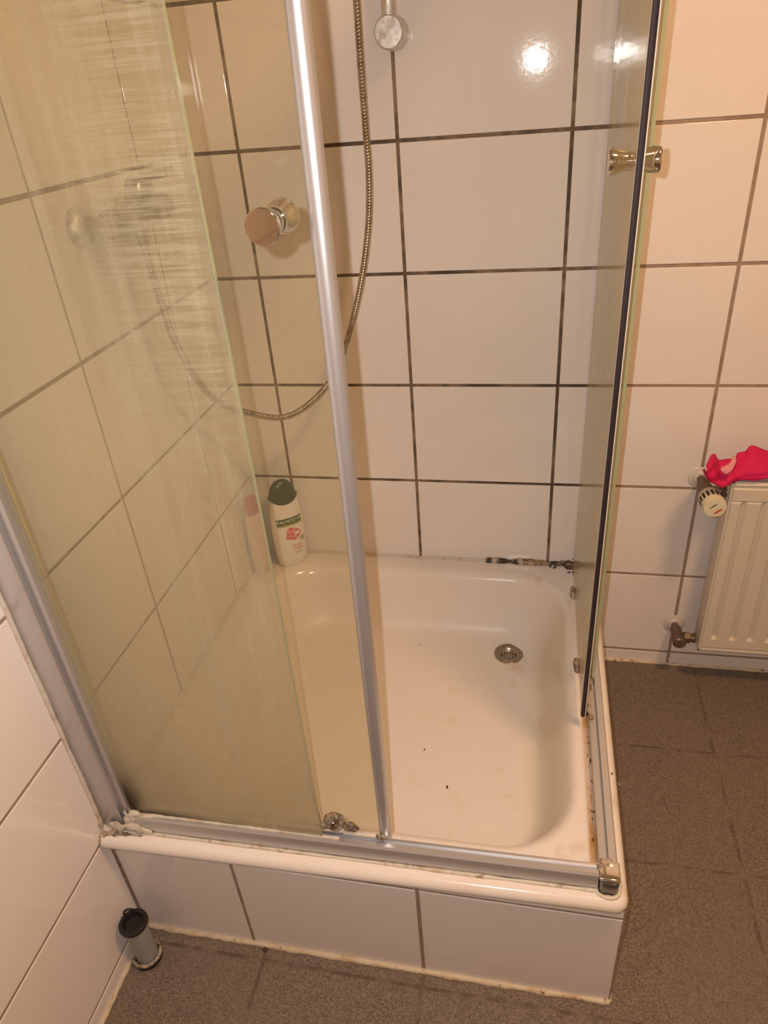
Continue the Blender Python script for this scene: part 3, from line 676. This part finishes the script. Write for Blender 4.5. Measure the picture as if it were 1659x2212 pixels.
bottle(b2, 0.032, -0.100, ZT + 0.001, math.radians(60), 0.025, 0.017, [(0.178, 0.72), (0.22, 0.68), (0.224, 0.6)], 'cap_red', 'cap')

# ---------------------------------------------------------------- radiator
rd = thing('radiator', 'cream panel radiator with vertical grooves hanging on the back wall', 'radiator', (1.13, -0.07, 0.142))
RX0, RX1, RZ0, RZ1, RYF = 1.134, 1.90, 0.140, 0.616, -0.100
mb = MB(); mb.box((RX0, RYF + 0.0115, RZ0), (RX1, -0.040, RZ1), 0.003)
xs = [RX0 + 0.003, RX0 + 0.006]; x = RX0 + 0.030
gx = []
while x < RX1 - 0.02: gx.append(x); x += 0.0400
for g in gx: xs += [g - 0.006, g - 0.0025, g, g + 0.0025, g + 0.008, g + 0.018]
xs = sorted(set(round(v, 5) for v in xs + [RX1 - 0.006, RX1 - 0.003]))
mb.box((RX0, RYF + 0.0035, RZ0), (RX0 + 0.004, RYF + 0.012, RZ1)); mb.box((RX0, RYF + 0.0035, RZ0), (RX1, RYF + 0.012, RZ0 + 0.004)); mb.box((RX0, RYF + 0.0035, RZ1 - 0.004), (RX1, RYF + 0.012, RZ1))
zz = [RZ0 + 0.003, RZ0 + 0.006, RZ0 + 0.012, RZ0 + 0.016, RZ0 + 0.040, RZ0 + 0.047, RZ1 - 0.052, RZ1 - 0.048, RZ1 - 0.045, RZ1 - 0.018, RZ1 - 0.015, RZ1 - 0.007, RZ1 - 0.003]
def rdep(x, z):
    d = 0.0
    if x in (xs[0], xs[-1]) or z in (zz[0], zz[-1]): d = 0.0035
    if RZ0 + 0.045 < z < RZ1 - 0.05:
        for g in gx:
            if abs(x - g) < 0.0001: d = max(d, 0.009)
            elif abs(abs(x - g) - 0.0025) < 0.0001: d = max(d, 0.0065)
            elif abs(x - g - 0.008) < 0.0001: d = max(d, 0.001)
    if RZ1 - 0.0500 < z < RZ1 - 0.0475: d = 0.003
    if RZ1 - 0.0165 < z < RZ1 - 0.0145: d = 0.0025
    if RZ0 + 0.0115 < z < RZ0 + 0.0125: d = 0.0015
    if abs(x - (RX0 + 0.030 - 0.0045)) < 1e-4: d = max(d, 0.0015)
    return d
nx = len(xs); mb.add([(x, RYF + rdep(x, z), z) for z in zz for x in xs], [(j * nx + i, j * nx + i + 1, (j + 1) * nx + i + 1, (j + 1) * nx + i) for j in range(len(zz) - 1) for i in range(nx - 1)], 0, False)
pn = mb.build('panel', 'rad', rd, normals=False)
mb = MB(); mb.box((1.30, -0.04, 0.20), (1.33, -0.002, 0.56)); mb.build('wall_hook', 'rad', rd)
# thermostatic valve
tv = thing('thermostat_valve', 'cream slotted thermostat valve head at the upper left of the radiator', 'radiator valve', (1.0927, 0, 0.573))
MB().lathe([(0.002, 0.0265), (0.0035, 0.0265), (0.0048, 0.0245), (0.0055, 0.017), (0.0105, 0.0145), (0.0105, 0.0)], (1.0927, 0, 0.573), (0, -1, 0), 40).build('rosette', 'rosette', tv)
mb = MB(); mb.tube([(1.0927, -0.008, 0.573), (1.0930, -0.040, 0.573)], 0.0095, 20); mb.tube([(1.0930, -0.034, 0.573), (1.0930, -0.062, 0.573)], 0.0145, 20); mb.tube([(1.094, -0.060, 0.573), (1.113, -0.062, 0.573), (1.136, -0.066, 0.573)], [0.010, 0.010, 0.012], 16)
mb.lathe([(0, 0.0145), (0.010, 0.0145)], (1.122, -0.064, 0.573), (1, 0, 0), 6, smooth=False)
mb.tube([(1.0935, -0.058, 0.573), (1.0950, -0.090, 0.574)], 0.0165, 24); mb.build('valve_body', 'brass', tv)
TA = Vector((0.004, -0.066, 0.003)).normalized(); TO = Vector((1.0948, -0.083, 0.5725))
mb = MB(); mb.lathe([(0.0, 0.0), (0.0, 0.0195), (0.004, 0.0222), (0.016, 0.0228), (0.017, 0.0234), (0.052, 0.0240), (0.0555, 0.0228), (0.0565, 0.0)], TO, TA, 48); hd = mb.build('thermostat_head', 'trv', tv)
tx = (Vector((1, 0, 0)) - TA * TA.x).normalized(); tz = tx.cross(TA)
if tz.z < 0: tz = -tz
def tp(d, ang, r): return TO + TA * d + (tx * math.cos(ang) + tz * math.sin(ang)) * r
mb = MB()
for i in range(16):
    a = 2 * math.pi * i / 16 + 0.1; da = 0.095
    V = [tp(0.019, a - da, 0.0243), tp(0.019, a + da, 0.0243), tp(0.040, a + da, 0.0245), tp(0.040, a - da, 0.0245)]; mb.add(V, [(0, 1, 2, 3)])
mb.build('slot', 'darkhole', hd, normals=False)
def onface(mb, V, F, cx, cy, rot, d=0.0568):
    c, s_ = math.cos(rot), math.sin(rot)
    mb.add([TO + TA * d + tx * (cx + u * c - v * s_) + tz * (cy + u * s_ + v * c) for u, v in V], F)
rt = math.radians(38)
mb = MB()
for k in range(9):
    u0 = -0.009 + k * 0.002; hgt = random.uniform(0.0020, 0.0046); onface(mb, [(u0, -hgt / 2), (u0 + 0.0013, -hgt / 2 + 0.0005), (u0 + 0.0013, hgt / 2), (u0, hgt / 2 - 0.0006)], [(0, 1, 2, 3)], -0.004, 0.004, rt)
mb.build('black_print', 'ink', hd, normals=False)
mb = MB(); ring = [(0.0105 * math.cos(a), 0.0026 * math.sin(a)) for a in [2 * math.pi * i / 20 for i in range(20)]]; inn = [(0.0085 * math.cos(a), 0.0012 * math.sin(a)) for a in [2 * math.pi * i / 20 for i in range(20)]]
onface(mb, ring + inn, [(i, (i + 1) % 20, 20 + (i + 1) % 20, 20 + i) for i in range(20)], 0.007, -0.0085, rt)
for k in range(7): u0 = -0.0075 + k * 0.0021; onface(mb, [(u0, -0.0012), (u0 + 0.001, -0.001), (u0 + 0.0011, 0.0012), (u0, 0.001)], [(0, 1, 2, 3)], 0.007, -0.0085, rt)
mb.build('red_logo', 'red', hd, normals=False)
# lockshield valve
lv = thing('lockshield_valve', 'tarnished brass angle valve at the lower left of the radiator', 'radiator valve', (1.0927, 0, 0.1425))
MB().lathe([(0.002, 0.0265), (0.0035, 0.0265), (0.0048, 0.0245), (0.0055, 0.017), (0.0105, 0.0145), (0.0105, 0.0)], (1.0927, 0, 0.1425), (0, -1, 0), 40).build('rosette', 'rosette', lv)
mb = MB(); mb.tube([(1.0927, -0.008, 0.1425), (1.093, -0.030, 0.1425)], 0.009, 20); mb.lathe([(0, 0.013), (0.012, 0.0145), (0.022, 0.013)], (1.093, -0.022, 0.1425), (0.02, -1, 0), 8, smooth=False)
mb.tube([(1.093, -0.042, 0.1425), (1.094, -0.068, 0.1425)], 0.0145, 20); mb.tube([(1.094, -0.055, 0.1425), (1.118, -0.055, 0.1425)], 0.0085, 16)
vb = mb.build('valve_body', 'brass', lv)
MB().lathe([(0, 0.0158), (0.013, 0.0158), (0.016, 0.013), (0.016, 0)], (1.094, -0.066, 0.1425), (0, -1, 0), 12, smooth=False).build('valve_cap', 'brass', lv)
mb = MB(); mb.lathe([(0, 0.0145), (0.013, 0.0145)], (1.108, -0.055, 0.1425), (1, 0, 0), 6, smooth=False); mb.lathe([(0, 0.009), (0.012, 0.013)], (1.121, -0.055, 0.1425), (1, 0, 0), 16); mb.build('union_nut', 'brass', lv)

# ---------------------------------------------------------------- pink cloth on the radiator
Tt = [(1.0687, -0.125, 0.6676), (1.0744, -0.115, 0.6788), (1.0824, -0.1, 0.6808), (1.0907, -0.09, 0.6759), (1.1049, -0.07, 0.6535), (1.1233, -0.065, 0.6532), (1.1405, -0.06, 0.6527), (1.143, -0.06, 0.6653), (1.1586, -0.055, 0.6673), (1.1708, -0.05, 0.6788), (1.2042, -0.05, 0.6665), (1.2557, -0.05, 0.658), (1.324, -0.05, 0.6515)]
Bb = [(1.0672, -0.13, 0.6566), (1.0729, -0.135, 0.643), (1.0801, -0.135, 0.6371), (1.087, -0.135, 0.6324), (1.0964, -0.132, 0.6262), (1.1056, -0.13, 0.6208), (1.1155, -0.125, 0.6215), (1.1275, -0.115, 0.6226), (1.1354, -0.108, 0.6245), (1.1585, -0.105, 0.6257), (1.1984, -0.104, 0.6292), (1.2463, -0.104, 0.6342), (1.3103, -0.104, 0.6403)]
ts, bs = spline(Tt, 5), spline(Bb, 5); rows = 14; mb = MB(); V = []; nc = len(ts)
for j in range(rows + 1):
    t = j / rows
    for i, (a, b) in enumerate(zip(ts, bs)):
        q = a.lerp(b, t); k = math.sin(math.pi * t)
        nn = noise.fractal(Vector((q.x * 18 + q.z * 22, q.z * 34 - q.x * 10, 3.1)), 1.0, 2.0, 2)
        rid = math.sin((q.z * 1.2 - q.x * 0.35) * 190 + 2.0 * noise.noise(q * 20))
        V.append(q + Vector((0, -0.010 * k + 0.010 * nn * k + 0.0035 * rid * k, 0)))
mb.add(V, [(j * nc + i, j * nc + i + 1, (j + 1) * nc + i + 1, (j + 1) * nc + i) for j in range(rows) for i in range(nc - 1)], 0, True)
# the cloth goes on over the radiator top to the wall side
Vb = []
for j in range(5):
    for i, b in enumerate(bs):
        t = j / 4; Vb.append(Vector((b.x, b.y + (0.07 if b.x > 1.13 else 0.02) * t, max(0.6195, b.z) + 0.003 * math.sin(i * 0.9 + j) - 0.004 * t)))
mb.add(Vb, [(j * nc + i, j * nc + i + 1, (j + 1) * nc + i + 1, (j + 1) * nc + i) for j in range(4) for i in range(nc - 1)], 0, True)
Ff = [(1.0974, 0.6656), (1.1017, 0.6596), (1.1092, 0.6544), (1.1192, 0.6608), (1.1244, 0.6691), (1.127, 0.6799), (1.1256, 0.6878), (1.1201, 0.7009), (1.1195, 0.6916), (1.1167, 0.6823), (1.1071, 0.674)]
# pale turned-back hem: a curled lip in front of the folds
lo = spline([(1.0965, -0.128, 0.6600), (1.1020, -0.131, 0.6545), (1.1090, -0.132, 0.6515), (1.1180, -0.128, 0.6570), (1.1240, -0.120, 0.6650), (1.1290, -0.108, 0.6715), (1.131, -0.092, 0.6735)], 5)
hi = spline([(1.0980, -0.122, 0.6625), (1.1035, -0.122, 0.6655), (1.1090, -0.120, 0.6680), (1.1150, -0.116, 0.6700), (1.1190, -0.108, 0.6725), (1.1235, -0.098, 0.6745), (1.1295, -0.090, 0.6745)], 5)
V = []; m_ = len(lo)
for j in range(6):
    t = j / 5
    for a, b in zip(lo, hi): V.append(a.lerp(b, t) + Vector((0, -0.004 * math.sin(math.pi * t), 0)))
mb.add(V, [(j * m_ + i, j * m_ + i + 1, (j + 1) * m_ + i + 1, (j + 1) * m_ + i) for j in range(5) for i in range(m_ - 1)], 1, True)
cloth = mb.build('pink_cloth', ['pink', 'pink2'], normals=False)
tag(cloth, 'crumpled bright pink cloth lying on top of the radiator', 'cloth')
sm = cloth.modifiers.new('thick', 'SOLIDIFY'); sm.thickness = 0.0012; sm.offset = 0

# ---------------------------------------------------------------- capped pipe stub in the floor
px, py = 0.0345, -0.9215
pp = thing('drain_pipe', 'short grey pipe stub standing in the floor corner with a black cap', 'pipe', (px, py, 0.001))
MB().lathe([(0.002, 0.0200), (0.116, 0.0200)], (px, py, 0), (0, 0, 1), 40, caps=False).build('pipe', 'pvc', pp)
mb = MB(); mb.lathe([(0.002, 0.0), (0.002, 0.0262), (0.008, 0.0272), (0.011, 0.0262), (0.011, 0.021), (0.011, 0.0)], (px, py, 0), (0, 0, 1), 40); mb.build('rubber_collar', 'black', pp)
mb = MB(); 
Pr = [Vector((px + 0.0245 * math.cos(a), py + 0.0245 * math.sin(a), 0.0145 + 0.0012 * noise.noise(Vector((math.cos(a), math.sin(a), 0)) * 3))) for a in [2 * math.pi * i / 40 for i in range(41)]]
mb.tube(Pr, 0.0036, 10, caps=False); mb.build('collar_rim', 'gunk', pp)
mb = MB(); mb.lathe([(0.112, 0.0205), (0.113, 0.0245), (0.117, 0.0262), (0.121, 0.0255), (0.122, 0.0225), (0.121, 0.0185), (0.112, 0.0165), (0.104, 0.0150), (0.100, 0.0)], (px, py, 0), (0, 0, 1), 48); cpz = mb.build('cap', 'black', pp)
Pr = [Vector((px - 0.0125 + 0.0085 * math.cos(a) * 0.9, py + 0.012 + 0.004 * math.cos(a), 0.128 + 0.0095 * math.sin(a))) for a in [math.pi * i / 14 for i in range(-2, 17)]]
mb = MB(); mb.tube(Pr, 0.0021, 10); mb.build('pull_loop', 'black', cpz)

# ---------------------------------------------------------------- crumbs
def crumb(x, y, z, r, label, cat='speck', name='dirt_speck', m='dirt'):
    o = MB().lump((x, y, z), (r, r * 1.4, r * 0.6), 0.3, 300, sub=2).build(name, m); tag(o, label, cat); return o
crumb(0.5726, -0.5935, ZB + 0.0042, 0.0022, 'dark crumb on the front half of the basin floor')
crumb(0.5139, -0.5065, ZB + 0.0042, 0.0016, 'small brown crumb in the middle of the basin floor')
crumb(0.4568, -0.1814, ZB + 0.0036, 0.0013, 'tiny dark speck on the basin floor left of the drain')
crumb(0.8760, -0.6350, ZT + 0.0012, 0.0015, 'tiny dark speck on the right rim of the tray')
crumb(0.2540, -0.8755, 0.0045, 0.0040, 'black crumb in the floor joint at the plinth foot', 'crumb', 'dirt_crumb')
crumb(0.9356, -0.4101, 0.0030, 0.0024, 'pale crumb on the floor tile right of the tray', 'crumb', 'dirt_crumb', 'strip')
